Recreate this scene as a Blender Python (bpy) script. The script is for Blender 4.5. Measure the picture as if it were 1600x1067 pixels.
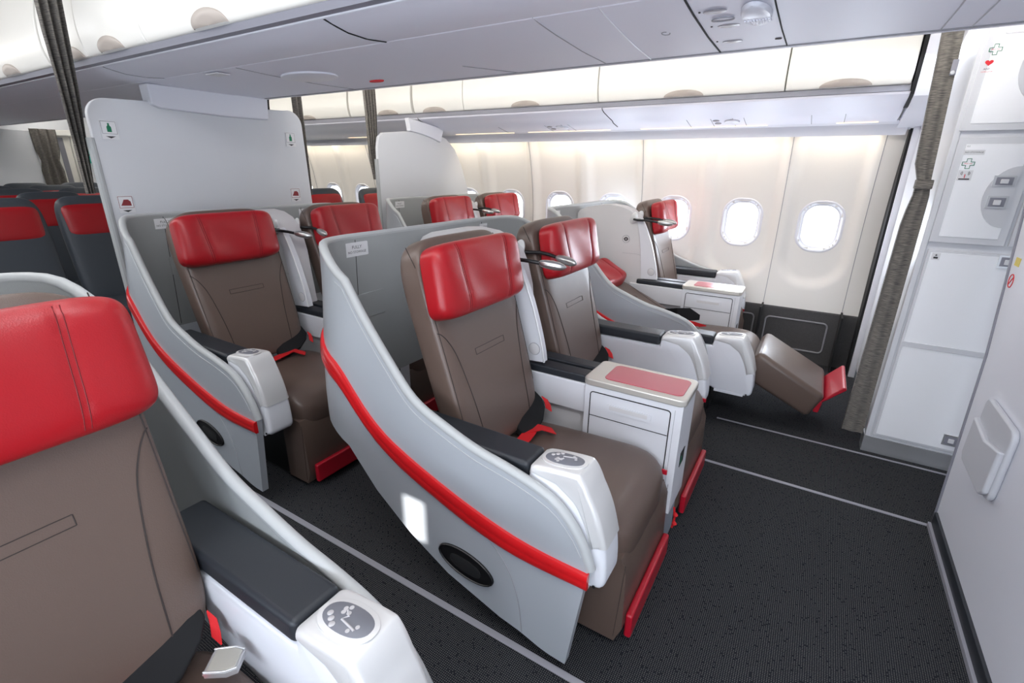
import bpy, bmesh, math, random
from mathutils import Vector, Matrix
random.seed(7)
S = bpy.context.scene
COL = S.collection
for o in list(bpy.data.objects): bpy.data.objects.remove(o)

# ------------------------------------------------------------------ camera
CAMH = 1.4
yaw, pitch, roll = 2.12147166, .343572804, .0126480865
cy, sy, cp, sp = math.cos(yaw), math.sin(yaw), math.cos(pitch), math.sin(pitch)
fw = Vector((cy*cp, sy*cp, -sp)); rt = Vector((sy, -cy, 0)); up = rt.cross(fw)
c_, s_ = math.cos(roll), math.sin(roll)
r2 = c_*rt + s_*up; u2 = -s_*rt + c_*up
cam = bpy.data.cameras.new('camera'); camo = bpy.data.objects.new('camera', cam); COL.objects.link(camo)
camo.matrix_world = Matrix(((r2.x, u2.x, -fw.x, 0), (r2.y, u2.y, -fw.y, 0), (r2.z, u2.z, -fw.z, CAMH), (0, 0, 0, 1)))
cam.lens = 36*755/1600; cam.sensor_width = 36; cam.clip_start = .02
S.camera = camo
# ------------------------------------------------------------------ exposure, world
S.view_settings.view_transform = 'Standard'; S.view_settings.look = 'None'
S.view_settings.gamma = 1; S.view_settings.exposure = -0.22; S.view_settings.use_curve_mapping = False
w = bpy.data.worlds.new('world'); S.world = w; w.use_nodes = True
w.node_tree.nodes['Background'].inputs[0].default_value = (.86, .93, 1, 1)
w.node_tree.nodes['Background'].inputs[1].default_value = 5.0
def area(name, loc, d, sx, sy_, power, col=(1, 1, 1), spread=180):
    l = bpy.data.lights.new(name, 'AREA'); l.shape = 'RECTANGLE'; l.size = sx; l.size_y = sy_; l.energy = power; l.color = col
    l.spread = math.radians(spread)
    o = bpy.data.objects.new(name, l); COL.objects.link(o); o.location = loc
    d = Vector(d).normalized(); X = Vector((1, 0, 0)) if abs(d.x) < .9 else Vector((0, 1, 0))
    Z = -d; X = (X - Z*X.dot(Z)).normalized(); Y = Z.cross(X)
    o.matrix_world = Matrix(((X.x, Y.x, Z.x, loc[0]), (X.y, Y.y, Z.y, loc[1]), (X.z, Y.z, Z.z, loc[2]), (0, 0, 0, 1)))
    return o
WARM = (1, .86, .66); WHITE = (1, .96, .9); DAY = (.8, .88, 1)
area('right_aisle_cove_lamp', (-2.2, 2.36, 2.16), (0, 1, -.42), 5.4, .08, 40, WHITE)
area('left_aisle_cove_lamp', (-2.2, .10, 2.18), (0, .8, -.6), 6.2, .12, 24, (.97, .97, 1))
area('left_aisle_ceiling_lamp', (-2.2, .35, 2.22), (0, .1, -1), 5.0, .3, 16, (.97, .97, 1))
for cx, ln in ((.013, .42), (-.792, .96), (-1.866, .96), (-2.94, .96), (-4.01, .96)): area('right_sidewall_lamp', (cx, 4.108, 1.652), (0, .30, -1), ln, .03, 2.0*ln, WARM)
area('rear_cabin_cove_lamp', (-7, 2.36, 2.16), (0, 1, -.6), 4, .08, 26, WHITE)
area('rear_cabin_left_lamp', (-7, .4, 2.16), (0, .6, -1), 4, .1, 22, WHITE)
area('rear_sidewall_lamp', (-6.8, 4.105, 1.655), (0, .28, -1), 4.4, .03, 8, WARM)
area('left_door_fill', (.85, -.9, 1.0), (-.2, 1, .22), .9, 1.6, 34, DAY)  # added fill inside the closed left wall, standing in for door daylight
area('vestibule_fill', (.35, .2, 2.2), (-.1, .35, -1), .9, .5, 12, (.93, .95, 1))  # added overhead fill that brightens the galley front
area('galley_side_fill', (.36, 3.55, 1.95), (-.3, -.4, -1), .1, .5, 3, DAY)  # added fill above the galley's aft side, not a doorway
for k in range(4): area('left_window_daylight', (.013-.537*k, -.86, 1.02), (0, 1, .28), .24, .32, 9, DAY)
for k in range(4): area('right_window_daylight', (.013-.537*k, 4.25, 1.02), (0, -1, .05), .22, .30, 6, DAY)
sun = bpy.data.lights.new('sun', 'SUN'); sun.energy = 22; sun.angle = math.radians(.5); sun.color = (1, .98, .95)
suno = bpy.data.objects.new('sun', sun); COL.objects.link(suno)
suno.rotation_euler = Vector((-1.24, 1, -.35)).to_track_quat('-Z', 'Y').to_euler()

# ------------------------------------------------------------------ materials
def lin(c): return tuple(((v/255)/12.92 if v/255 <= .04045 else ((v/255+.055)/1.055)**2.4) for v in c) + (1,)
def mat(name, col, rough=.5, metal=0, bump=0, bscale=200, coat=0, noise=0, emit=None, spec=.5):
    m = bpy.data.materials.new(name); m.use_nodes = True; nt = m.node_tree; b = nt.nodes['Principled BSDF']
    b.inputs['Base Color'].default_value = lin(col); b.inputs['Roughness'].default_value = rough; b.inputs['Metallic'].default_value = metal
    b.inputs['Coat Weight'].default_value = coat; b.inputs['Coat Roughness'].default_value = .15; b.inputs['Specular IOR Level'].default_value = spec
    if emit: b.inputs['Emission Color'].default_value = lin(col); b.inputs['Emission Strength'].default_value = emit
    if bump or noise:
        tc = nt.nodes.new('ShaderNodeTexCoord'); n = nt.nodes.new('ShaderNodeTexNoise'); n.inputs['Scale'].default_value = bscale; n.inputs['Detail'].default_value = 3
        nt.links.new(tc.outputs['Object'], n.inputs['Vector'])
        if bump:
            bp = nt.nodes.new('ShaderNodeBump'); bp.inputs['Strength'].default_value = bump; bp.inputs['Distance'].default_value = .002
            nt.links.new(n.outputs['Fac'], bp.inputs['Height']); nt.links.new(bp.outputs[0], b.inputs['Normal'])
        if noise:
            r = nt.nodes.new('ShaderNodeValToRGB'); a = lin(tuple(max(0, v*(1-noise)) for v in col)); d = lin(tuple(min(255, v*(1+noise)) for v in col))
            r.color_ramp.elements[0].position = .35; r.color_ramp.elements[1].position = .65
            r.color_ramp.elements[0].color = a; r.color_ramp.elements[1].color = d
            nt.links.new(n.outputs['Fac'], r.inputs[0]); nt.links.new(r.outputs[0], b.inputs['Base Color'])
    return m
M = {}
M['leather'] = mat('taupe_leather', (96, 80, 72), .36, bump=.25, bscale=420, coat=.12)
M['seam'] = mat('dark_stitching', (48, 40, 38), .7)
M['red'] = mat('red_leather', (160, 14, 25), .33, bump=.2, bscale=420)
M['redseam'] = mat('dark_red_stitching', (110, 10, 18), .6)
M['shell'] = mat('grey_shell_paint', (170, 175, 181), .32, coat=.3)
M['shell_in'] = mat('shell_inner_shade_grey', (160, 163, 163), .55, bump=.15, bscale=600)  # same shell, inner side given a darker colour for its shade
M['rim'] = mat('shell_rim_paint', (176, 179, 180), .4)
M['band'] = mat('red_band_plastic', (205, 24, 30), .3, coat=.4)
M['bandlow'] = mat('red_foot_board', (176, 18, 40), .35, coat=.3)
M['white'] = mat('white_moulded_plastic', (226, 228, 234), .35)
M['console'] = mat('console_white_plastic', (214, 215, 220), .4)
M['divider'] = mat('divider_grey_plastic', (205, 203, 204), .45)
M['silver'] = mat('champagne_silver', (222, 222, 222), .34, metal=.3)
M['tray'] = mat('tray_champagne_metal', (206, 202, 194), .3, metal=.45)
M['lamphead'] = mat('satin_nickel', (190, 190, 188), .28, metal=.9)
M['chrome'] = mat('brushed_steel', (205, 206, 208), .34, metal=.75)
M['buckle'] = mat('buckle_lid_metal', (196, 194, 186), .38, metal=.6)
M['pad'] = mat('charcoal_armrest', (36, 40, 46), .45, bump=.1, bscale=500)
M['black'] = mat('black_plastic', (18, 18, 20), .4)
M['belt'] = mat('black_webbing', (14, 15, 18), .9)
M['redbelt'] = mat('red_webbing', (205, 20, 28), .7, bump=.3, bscale=900)
M['pink'] = mat('pink_tray_inlay', (184, 64, 80), .3, coat=.5)
M['ctrl'] = mat('control_panel_grey', (112, 114, 122), .4)
M['btn'] = mat('control_button', (186, 184, 186), .5)
M['basegrey'] = mat('console_base_grey', (150, 156, 165), .45)
M['label'] = mat('white_placard', (226, 226, 228), .5)
M['ink'] = mat('black_ink', (40, 40, 42), .6)
M['green'] = mat('green_ink', (25, 120, 85), .6)
M['maroon'] = mat('maroon_ink', (135, 45, 50), .6)
M['redink'] = mat('red_ink', (215, 35, 45), .6)
M['wall'] = mat('sidewall_lining', (234, 231, 226), .5)
M['seamgrey'] = mat('joint_grey', (150, 150, 155), .6)
M['dado'] = mat('dado_felt', (74, 73, 74), .9, noise=.12, bscale=300)
M['trim'] = mat('trim_lavender_white', (226, 227, 234), .4)
M['ceil'] = mat('overhead_panel', (230, 230, 240), .5)
M['bindoor'] = mat('bin_door_white', (238, 236, 230), .35)
M['lip'] = mat('bin_lip_grey', (138, 138, 148), .45)
M['hbin'] = mat('bin_latch_taupe', (178, 168, 160), .4)
M['frame'] = mat('window_bezel', (232, 233, 240), .35)
M['galleyw'] = mat('galley_white', (248, 249, 252), .4)
M['galleyf'] = mat('galley_frame', (214, 215, 219), .4)
M['part'] = mat('partition_white', (226, 228, 236), .42)
M['bulk'] = mat('bulkhead_laminate', (214, 216, 220), .5)
M['eco'] = mat('economy_leather', (58, 64, 72), .5)
M['track'] = mat('seat_track_cover', (150, 150, 158), .5)
M['lamp'] = mat('cove_lamp', (255, 232, 196), .5, emit=1.3)
M['darkgap'] = mat('dark_gap', (22, 22, 24), .8)
M['pocket'] = mat('pocket_mesh', (196, 198, 204), .6)
M['extbtn'] = mat('lamp_lens', (158, 154, 160), .35)
M['yellow'] = mat('yellow_mark', (225, 205, 90), .5)
M['teal'] = mat('teal_pack', (40, 170, 150), .5)
def curtain_mat():
    m = mat('woven_curtain', (104, 100, 96), .95); nt = m.node_tree; b = nt.nodes['Principled BSDF']
    tc = nt.nodes.new('ShaderNodeTexCoord'); mp = nt.nodes.new('ShaderNodeMapping'); mp.inputs['Scale'].default_value = (30, 30, 900)
    n = nt.nodes.new('ShaderNodeTexNoise'); n.inputs['Scale'].default_value = 1; n.inputs['Detail'].default_value = 2
    r = nt.nodes.new('ShaderNodeValToRGB'); r.color_ramp.elements[0].position = .38; r.color_ramp.elements[1].position = .64
    r.color_ramp.elements[0].color = lin((76, 74, 72)); r.color_ramp.elements[1].color = lin((136, 130, 122))
    nt.links.new(tc.outputs['Object'], mp.inputs[0]); nt.links.new(mp.outputs[0], n.inputs['Vector']); nt.links.new(n.outputs['Fac'], r.inputs[0]); nt.links.new(r.outputs[0], b.inputs['Base Color'])
    return m
M['curtain'] = curtain_mat()
def carpet_mat():
    m = mat('speckled_carpet', (40, 41, 44), .95); nt = m.node_tree; b = nt.nodes['Principled BSDF']; b.inputs['Specular IOR Level'].default_value = .1
    tc = nt.nodes.new('ShaderNodeTexCoord'); v = nt.nodes.new('ShaderNodeTexVoronoi'); v.inputs['Scale'].default_value = 165; v.inputs['Randomness'].default_value = .12
    nt.links.new(tc.outputs['Object'], v.inputs['Vector'])
    r = nt.nodes.new('ShaderNodeValToRGB'); r.color_ramp.elements[0].position = .14; r.color_ramp.elements[0].color = (1, 1, 1, 1); r.color_ramp.elements[1].position = .30; r.color_ramp.elements[1].color = (0, 0, 0, 1)
    sep = nt.nodes.new('ShaderNodeSeparateColor'); cr = nt.nodes.new('ShaderNodeMath'); cr.operation = 'GREATER_THAN'; cr.inputs[1].default_value = .04
    mu = nt.nodes.new('ShaderNodeMath'); mu.operation = 'MULTIPLY'
    mx = nt.nodes.new('ShaderNodeMix'); mx.data_type = 'RGBA'; mx.inputs[6].default_value = lin((35, 36, 41)); mx.inputs[7].default_value = lin((112, 112, 110))
    nt.links.new(v.outputs['Distance'], r.inputs[0]); nt.links.new(v.outputs['Color'], sep.inputs[0]); nt.links.new(sep.outputs[0], cr.inputs[0])
    nt.links.new(r.outputs[0], mu.inputs[0]); nt.links.new(cr.outputs[0], mu.inputs[1]); nt.links.new(mu.outputs[0], mx.inputs[0]); nt.links.new(mx.outputs[2], b.inputs['Base Color'])
    return m
M['carpet'] = carpet_mat()
def glass_mat():
    m = bpy.data.materials.new('window_pane'); m.use_nodes = True; nt = m.node_tree; nt.nodes.clear()
    o = nt.nodes.new('ShaderNodeOutputMaterial'); t = nt.nodes.new('ShaderNodeBsdfTransparent'); g = nt.nodes.new('ShaderNodeBsdfGlossy'); g.inputs['Roughness'].default_value = .05
    x = nt.nodes.new('ShaderNodeMixShader'); x.inputs[0].default_value = .05
    nt.links.new(t.outputs[0], x.inputs[1]); nt.links.new(g.outputs[0], x.inputs[2]); nt.links.new(x.outputs[0], o.inputs[0]); return m
M['glass'] = glass_mat()

# ------------------------------------------------------------------ mesh helpers
class MB:
    def __init__(s): s.v = []; s.f = []; s.mi = []; s.mats = []
    def m(s, mt):
        mt = M[mt] if isinstance(mt, str) else mt
        if mt not in s.mats: s.mats.append(mt)
        return s.mats.index(mt)
    def add(s, vs, fs, mt):
        k = len(s.v); i = s.m(mt); s.v += [tuple(v) for v in vs]
        for f in fs: s.f.append(tuple(k+j for j in f)); s.mi.append(i)
        return s
    def box(s, x0, x1, y0, y1, z0, z1, mt):
        vs = [(x, y, z) for x in (x0, x1) for y in (y0, y1) for z in (z0, z1)]
        return s.add(vs, [(0, 1, 3, 2), (4, 6, 7, 5), (0, 4, 5, 1), (2, 3, 7, 6), (0, 2, 6, 4), (1, 5, 7, 3)], mt)
    def prism(s, P, a, b, mt, ax='y'):
        # polygon P in the plane across axis ax, from a to b
        def q(p, t): return {'y': (p[0], t, p[1]), 'x': (t, p[0], p[1]), 'z': (p[0], p[1], t)}[ax]
        n = len(P); vs = [q(p, a) for p in P]+[q(p, b) for p in P]
        return s.add(vs, [tuple(range(n)), tuple(range(2*n-1, n-1, -1))]+[(i, (i+1) % n, n+(i+1) % n, n+i) for i in range(n)], mt)
    def rings(s, R, mt, cap=True, closed=True):
        n = len(R[0]); vs = [p for r in R for p in r]; fs = []
        for i in range(len(R)-1):
            for j in range(n if closed else n-1):
                k = (j+1) % n; fs.append((i*n+j, i*n+k, (i+1)*n+k, (i+1)*n+j))
        if cap and closed: fs += [tuple(range(n)), tuple(range(len(vs)-1, len(vs)-n-1, -1))]
        return s.add(vs, fs, mt)
    def tube(s, pts, r, mt, n=8):
        pts = [Vector(p) for p in pts]; R = []; prev = None
        for i, p in enumerate(pts):
            t = (pts[min(i+1, len(pts)-1)]-pts[max(i-1, 0)]).normalized()
            a = prev if prev is not None else (Vector((0, 0, 1)) if abs(t.z) < .9 else Vector((1, 0, 0)))
            a = (a-t*a.dot(t)).normalized(); prev = a; b = t.cross(a); rr = r[i] if isinstance(r, (list, tuple)) else r
            R.append([p+(a*math.cos(q*2*math.pi/n)+b*math.sin(q*2*math.pi/n))*rr for q in range(n)])
        return s.rings(R, mt)
    def disc(s, c, a, b, th, mt, n=28, e=2):
        # thick (super)ellipse: centre c, half axes a and b (vectors), thickness along a x b
        c, a, b = Vector(c), Vector(a), Vector(b); N = a.cross(b).normalized()*th
        def pt(t, k):
            ct, st = math.cos(t), math.sin(t)
            return c+a*k*math.copysign(abs(ct)**(2/e), ct)+b*k*math.copysign(abs(st)**(2/e), st)
        T = [2*math.pi*i/n for i in range(n)]
        return s.rings([[pt(t, 1) for t in T], [pt(t, 1)+N*.7 for t in T], [pt(t, .94)+N for t in T]], mt)
    def cushion(s, place, w, h, tf, tb, mt, n=5, k=4, g=26, fm=None):
        # pillow: place(u, v, d) -> point; superellipse outline w x h, tf in front, tb behind
        P = []
        for side in (1, -1):
            for i in range(g+1):
                for j in range(g+1):
                    p = math.sin((2*i/g-1)*math.pi/2); q = math.sin((2*j/g-1)*math.pi/2)
                    p = math.copysign(abs(p)**.8, p); q = math.copysign(abs(q)**.8, q)
                    r = max(abs(p), abs(q)); N = (abs(p)**n+abs(q)**n)**(1/n) or 1
                    u, v = p*r/N, q*r/N; d = (max(0, 1-r**k))**(1/k)
                    d = (tf if side > 0 else -tb)*d
                    if fm and side > 0: d += fm(u, v)*(1-r**8)
                    P.append(place(u*w, v*h, d))
        G = (g+1)**2; fs = []
        for sd in (0, 1):
            for i in range(g):
                for j in range(g):
                    a = sd*G+i*(g+1)+j; f = (a, a+g+1, a+g+2, a+1); fs.append(f if sd else f[::-1])
        return s.add(P, fs, mt)
    def rprism(s, P, y0, y1, r, mt, n=5):
        # prism across y with rounded long edges: P (x, z) counter-clockwise or clockwise
        A = sum(P[i][0]*P[(i+1) % len(P)][1]-P[(i+1) % len(P)][0]*P[i][1] for i in range(len(P)))
        sg = 1 if A > 0 else -1; N = []
        for i in range(len(P)):
            a, b_, c = Vector(P[i-1]), Vector(P[i]), Vector(P[(i+1) % len(P)])
            e1, e2 = (b_-a).normalized(), (c-b_).normalized(); n1, n2 = Vector((e1.y, -e1.x))*sg, Vector((e2.y, -e2.x))*sg
            m_ = (n1+n2); m_ = m_.normalized() if m_.length > .1 else n1; N.append(m_/max(.5, m_.dot(n1)))
        st = [(y0+r*(1-math.cos(t)), r*(1-math.sin(t))) for t in [math.pi/2*k/n for k in range(n+1)]]
        st = [(y0+r*(1-math.cos(math.pi/2*k/n)), r*(1-math.sin(math.pi/2*k/n))) for k in range(n+1)]
        st += [(y1-(q-y0), d) for q, d in st[::-1]]
        return s.rings([[(p[0]-nn.x*d, y, p[1]-nn.y*d) for p, nn in zip(P, N)] for y, d in st], mt)
    def text(s, txt, c, right, upv, size, mt, depth=.0004):
        cu = bpy.data.curves.new('t', 'FONT'); cu.body = txt; cu.size = size; cu.align_x = 'CENTER'; cu.align_y = 'CENTER'; cu.resolution_u = 2
        o = bpy.data.objects.new('t', cu); COL.objects.link(o)
        dg = bpy.context.evaluated_depsgraph_get(); me = o.evaluated_get(dg).to_mesh()
        R, U = Vector(right).normalized(), Vector(upv).normalized(); N = R.cross(U); c = Vector(c)
        s.add([c+R*v.co.x+U*v.co.y+N*depth for v in me.vertices], [tuple(p.vertices) for p in me.polygons], mt)
        bpy.data.objects.remove(o); bpy.data.curves.remove(cu); return s
    def obj(s, name, parent=None, org=(0, 0, 0), smooth=35, bevel=0, seg=3, weld=True, recalc=True):
        me = bpy.data.meshes.new(name); ox, oy, oz = org
        me.from_pydata([(v[0]-ox, v[1]-oy, v[2]-oz) for v in s.v], [], s.f)
        for mt in s.mats: me.materials.append(mt)
        for p, i in zip(me.polygons, s.mi): p.material_index = i; p.use_smooth = True
        bm = bmesh.new(); bm.from_mesh(me)
        if weld: bmesh.ops.remove_doubles(bm, verts=bm.verts, dist=1e-5)
        if recalc: bmesh.ops.recalc_face_normals(bm, faces=bm.faces)
        bm.to_mesh(me); bm.free()
        me.set_sharp_from_angle(angle=math.radians(smooth))
        o = bpy.data.objects.new(name, me); COL.objects.link(o)
        if parent: o.parent = parent
        else: o.location = org
        if bevel:
            b = o.modifiers.new('bevel', 'BEVEL'); b.width = bevel; b.segments = seg; b.limit_method = 'ANGLE'; b.angle_limit = math.radians(30); b.harden_normals = True
        return o
def thing(name, label, cat, loc=(0, 0, 0), group=None):
    o = bpy.data.objects.new(name, None); COL.objects.link(o); o.location = loc; o.empty_display_size = .1
    o['label'] = label; o['category'] = cat
    if group: o['group'] = group
    return o
def tag(o, label, cat, group=None):
    o['label'] = label; o['category'] = cat
    if group: o['group'] = group
    return o
def struct(o): o['kind'] = 'structure'; return o
def dup(r, loc, label, group=None, parent=None):
    def cp(o, p):
        c = o.copy(); COL.objects.link(c); c.parent = p
        for ch in o.children: cp(ch, c)
        return c
    c = cp(r, None); c.location = loc; c['label'] = label
    if group: c['group'] = group
    return c
def interp(T, x):
    if x <= T[0][0]: return T[0][1]
    for (a, p), (b, q) in zip(T, T[1:]):
        if x <= b: return p+(q-p)*(x-a)/(b-a)
    return T[-1][1]
def smooth_tab(T, n=60):
    # catmull-rom resample of a table x -> y
    out = []
    for i in range(len(T)-1):
        p0, p1, p2, p3 = T[max(i-1, 0)], T[i], T[i+1], T[min(i+2, len(T)-1)]
        for k in range(8):
            t = k/8; f = lambda a, b, c, d: .5*((2*b)+(-a+c)*t+(2*a-5*b+4*c-d)*t*t+(-a+3*b-3*c+d)*t**3)
            out.append((f(p0[0], p1[0], p2[0], p3[0]), f(p0[1], p1[1], p2[1], p3[1])))
    return out+[T[-1]]
def rrect(cx, cz, w, h, r, n=8):
    P = []
    for (sx, sz, a0) in ((1, 1, 0), (-1, 1, 90), (-1, -1, 180), (1, -1, 270)):
        for i in range(n+1):
            a = math.radians(a0+90*i/n); P.append((cx+sx*(w-r)+r*math.cos(a), cz+sz*(h-r)+r*math.sin(a)))
    return P

YC = 1.67      # centre line of the middle seat pair
# ------------------------------------------------------------------ floor
b = MB(); b.box(-9.6, 2.6, -1.2, 4.6, -.06, 0, 'carpet'); struct(b.obj('floor'))
def strip(y, x0, x1, wd=.011, h=.004):
    b = MB(); b.box(x0, x1, y-wd, y+wd, 0, h, 'track'); o = b.obj('trim_1', bevel=.0015, seg=2); struct(o); return o
strip(.945, -3.1, .6); strip(2.347, -.30, .64, .009); strip(2.86, -.30, .80, .007); strip(.40, -3.1, .6, .008)

# ------------------------------------------------------------------ right side wall with sculpted window bays
YW = [(0, 4.20), (.38, 4.235), (.405, 4.24), (.7, 4.272), (1.0, 4.28), (1.25, 4.255), (1.5, 4.20), (1.75, 4.12)]
YWs = smooth_tab(YW[2:])
def wallY(z): return interp(YWs, z)
WINX = [.013-.537*k for k in range(17)]; WZ = 1.02; WW, WH, WR = .130, .168, .108
def sd_rr(x, z, cx, cz, w_, h_, r):
    qx, qz = abs(x-cx)-w_+r, abs(z-cz)-h_+r
    return math.hypot(max(qx, 0), max(qz, 0))+min(max(qx, qz), 0)-r
def sstep(a, b_, x): t = min(1, max(0, (x-a)/(b_-a))); return t*t*(3-2*t)
SEAMS = [.275, -.255]+[-.255-1.074*k for k in range(1, 9)]
def bay(x, z):
    d = 0
    for i, cx in enumerate(WINX):
        if abs(x-cx) > .4: continue
        if i == 0: s = sd_rr(x, z, cx, 1.28, .222, .70, .21)
        else:
            # windows come in pairs; the ridge inside a pair is shallow
            off = .012*(1 if i % 2 else -1)
            s = sd_rr(x, z, cx+off, 1.28, .236, .70, .22)
        d = max(d, 1-sstep(-.06, .02, s))
    return d
def make_wall():
    b = MB(); dx = .0165; nx = int(9.3/dx); zs = [.405+i*(1.345/76) for i in range(77)]
    keep = []
    def near(x, z):
        for cx in WINX:
            if abs(x-cx) < .2: return sd_rr(x, z, cx, WZ, WW, WH, WR)
        return 1
    vs = []; x1 = .38
    for i in range(nx+1):
        x = x1-i*dx
        for z in zs: vs.append((x, wallY(z)+.042*bay(x, z), z))
    nz = len(zs); fs = []
    for i in range(nx):
        for j in range(nz-1):
            xc = x1-(i+.5)*dx; zc = (zs[j]+zs[j+1])/2
            if near(xc, zc) < 0: continue
            fs.append((i*nz+j, i*nz+j+1, (i+1)*nz+j+1, (i+1)*nz+j))
    b.add(vs, fs, 'wall')
    for sx in SEAMS:
        pts = [(sx, wallY(z)-.0005, z) for z in zs[::4]]; b.tube(pts, .0022, 'seamgrey', 5)
    return b
wr = make_wall().obj('wall_right', weld=False, recalc=False); struct(wr)
wl = wr.copy(); COL.objects.link(wl); wl.name = 'wall_left'; wl.scale = (1, -1, 1); wl.location = (0, 3.18, 0); struct(wl)
b = MB(); b.prism([(4.24, .405), (4.232, .395), (4.20, 0), (4.5, 0), (4.5, .405)], -8.9, .385, 'dado', 'x')
for sx in SEAMS: b.box(sx-.006, sx+.006, 4.06, 4.245, .0, .42, 'darkgap')
dd = b.obj('baseboard_right', smooth=20); struct(dd)
for q, (xa, xb) in enumerate(((-.215, .205), (-.74, -.30))):
    P = rrect((xa+xb)/2, .205, (xb-xa)/2, .115, .03); b = MB()
    b.tube([(x, 4.20+.08*z-.004, z) for x, z in P+[P[0]]], .006, 'seamgrey', 6)
    struct(b.obj('trim_2'))
dl = dd.copy(); COL.objects.link(dl); dl.name = 'baseboard_left'; dl.scale = (1, -1, 1); dl.location = (0, 3.18, 0)
# windows
def window(cx, idx, side=1):
    b = MB(); R = []
    y0 = wallY(WZ)+.042
    for (g, dy, ) in ((.020, -.001), (.012, -.007), (.004, -.004), (-.004, .012), (-.012, .022), (-.018, .024), (-.021, .05), (-.022, .085)):
        P = rrect(cx, WZ, WW+g, WH+g, WR+g)
        R.append([(x, wallY(z)+.042*bay(x, z)+dy if dy < .03 else y0+dy, z) for x, z in P])
    b.rings(R, 'frame', cap=False)
    # raised blind edge at the top of the opening
    b.disc((cx, y0+.012, WZ+WH-.014), (.034, 0, 0), (0, 0, .006), .006, 'trim')
    o = b.obj('window_%d' % idx, recalc=True); struct(o)
    p = MB(); p.add([(x, y0+.075, z) for x, z in rrect(cx, WZ, WW-.02, WH-.02, WR-.02)], [tuple(range(36))], 'glass'); p.obj('pane', o)
    if side < 0: o.scale = (1, -1, 1); o.location = (0, 3.18, 0)
    return o
for k, cx in enumerate(WINX[:11]): window(cx, k+1)
for k, cx in enumerate(WINX[:4]): window(cx, k+12, -1)

# light trim above the windows and underside of the side bins
def xprof(name, P, x0, x1, mt, closed=False, th=.01, smooth=25):
    b = MB(); n = len(P)
    if closed: b.prism(P, x0, x1, mt, 'x')
    else: b.add([(x0, y, z) for y, z in P]+[(x1, y, z) for y, z in P], [(i, i+1, n+i+1, n+i) for i in range(n-1)], mt)
    return b.obj(name, smooth=smooth, recalc=closed)
XB = -9.0
b = MB()
b.prism([(3.995, 1.705), (4.045, 1.690), (4.085, 1.628), (4.093, 1.632), (4.058, 1.70), (4.0, 1.72)], XB, .36, 'trim', 'x')
struct(b.obj('trim_3', smooth=20))
b = MB()
P = [(3.61, 1.865), (3.605, 1.84), (3.60, 1.822), (3.562, 1.815), (3.568, 1.804), (3.60, 1.79), (3.68, 1.77), (3.78, 1.748), (3.80, 1.735), (3.90, 1.715), (3.985, 1.70), (3.985, 1.73), (3.7, 1.86)]
b.prism(P, XB, .29, 'ceil', 'x')
for x in (-1.46, -3.2): b.tube([(x, y-.0, z-.001) for y, z in P[3:10]], .003, 'darkgap', 5)
for x in (-.16, .02, -.62, -.92, -1.9, -2.5): b.tube([(x, y, z-.001) for y, z in P[8:11]], .0018, 'seamgrey', 5)
struct(b.obj('ceiling_bin_underside_right', smooth=25)).name = 'trim_4'
b = MB()
for (xa, xb) in ((-.02, .20), (-1.30, -.42), (-2.3, -1.55), (-3.1, -2.45), (-4.6, -3.7)):
    b.box(xa, xb, 3.972, 3.99, 1.697, 1.7, 'lamp')
o = b.obj('trim_5'); struct(o)
# side wall above trim (closes the shell)
b = MB(); b.box(XB, 1.3, 4.3, 4.34, .0, 2.5, 'darkgap')
# passenger service units on the right bin underside
def psu(name, label, x, plane, s=1):
    t = thing(name, label, 'service panel', plane(x, 0))
    org = t.location
    return t

# bins -----------------------------------------------------------------
def bin_door(x0, x1, side, label, hx, group, inset=.003):
    # side +1: outboard right bins, -1: left face of the centre bins
    if side > 0: P = [(3.575, 1.850), (3.556, 1.856), (3.542, 1.89), (3.533, 1.95), (3.535, 2.03), (3.55, 2.12), (3.58, 2.22), (3.64, 2.30)]
    else: P = [(1.095, 1.838), (1.076, 1.844), (1.062, 1.875), (1.053, 1.93), (1.055, 2.01), (1.07, 2.10), (1.10, 2.20), (1.16, 2.30)]
    P = smooth_tab(P); t = thing('overhead_bin', label, 'overhead bin', ((x0+x1)/2, P[0][0], P[0][1]), group); org = tuple(t.location)
    b = MB(); d = .12 if side > 0 else .05
    Q = [(y, z) for y, z in P]+[(P[-1][0]+d, P[-1][1]), (P[0][0]+d*1.5, P[0][1])]
    b.prism(Q, x0+inset, x1-inset, 'bindoor', 'x'); b.obj('door', t, org, smooth=40, bevel=.006, seg=2)
    # oval latch on the lower edge
    if hx is not None:
        b = MB(); R = []
        def pos(a, e, out):
            u = (.125 if side > 0 else .105)*math.cos(a)*e; v = (.038 if side > 0 else .048)*math.sin(a)*e
            zz = P[0][1]+.004+v; i = 0
            for (ya, za), (yb, zb) in zip(P, P[1:]):
                if za <= zz <= zb: yy = ya+(yb-ya)*(zz-za)/max(1e-6, zb-za); break
            else: yy = P[0][0]
            return (hx+u, yy-out, zz)
        T = [math.pi*i/24 for i in range(25)]
        R = [[pos(a, 1.0, -.002) for a in T], [pos(a, 1.0, .006) for a in T], [pos(a, .93, .010) for a in T], [pos(a, .5, .012) for a in T], [pos(a, .02, .012) for a in T]]
        b.rings(R, 'hbin', cap=False, closed=False); b.obj('latch', t, org, smooth=60)
    return t
rb = [(-.315, .285, -.016, 'white door with oval latch, nearest the galley curtain'), (-1.49, -.315, -.90, 'white door with oval latch, second from the galley curtain'), (-2.68, -1.49, -2.09, 'white door with oval latch, third from the galley curtain'),
      (-3.23, -2.68, -3.0, 'just ahead of the hanging aisle curtain'), (-4.05, -3.25, -3.55, 'just behind the hanging aisle curtain'), (-5.3, -4.07, -4.7, 'farthest in view, above the rear cabin windows')]
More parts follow.
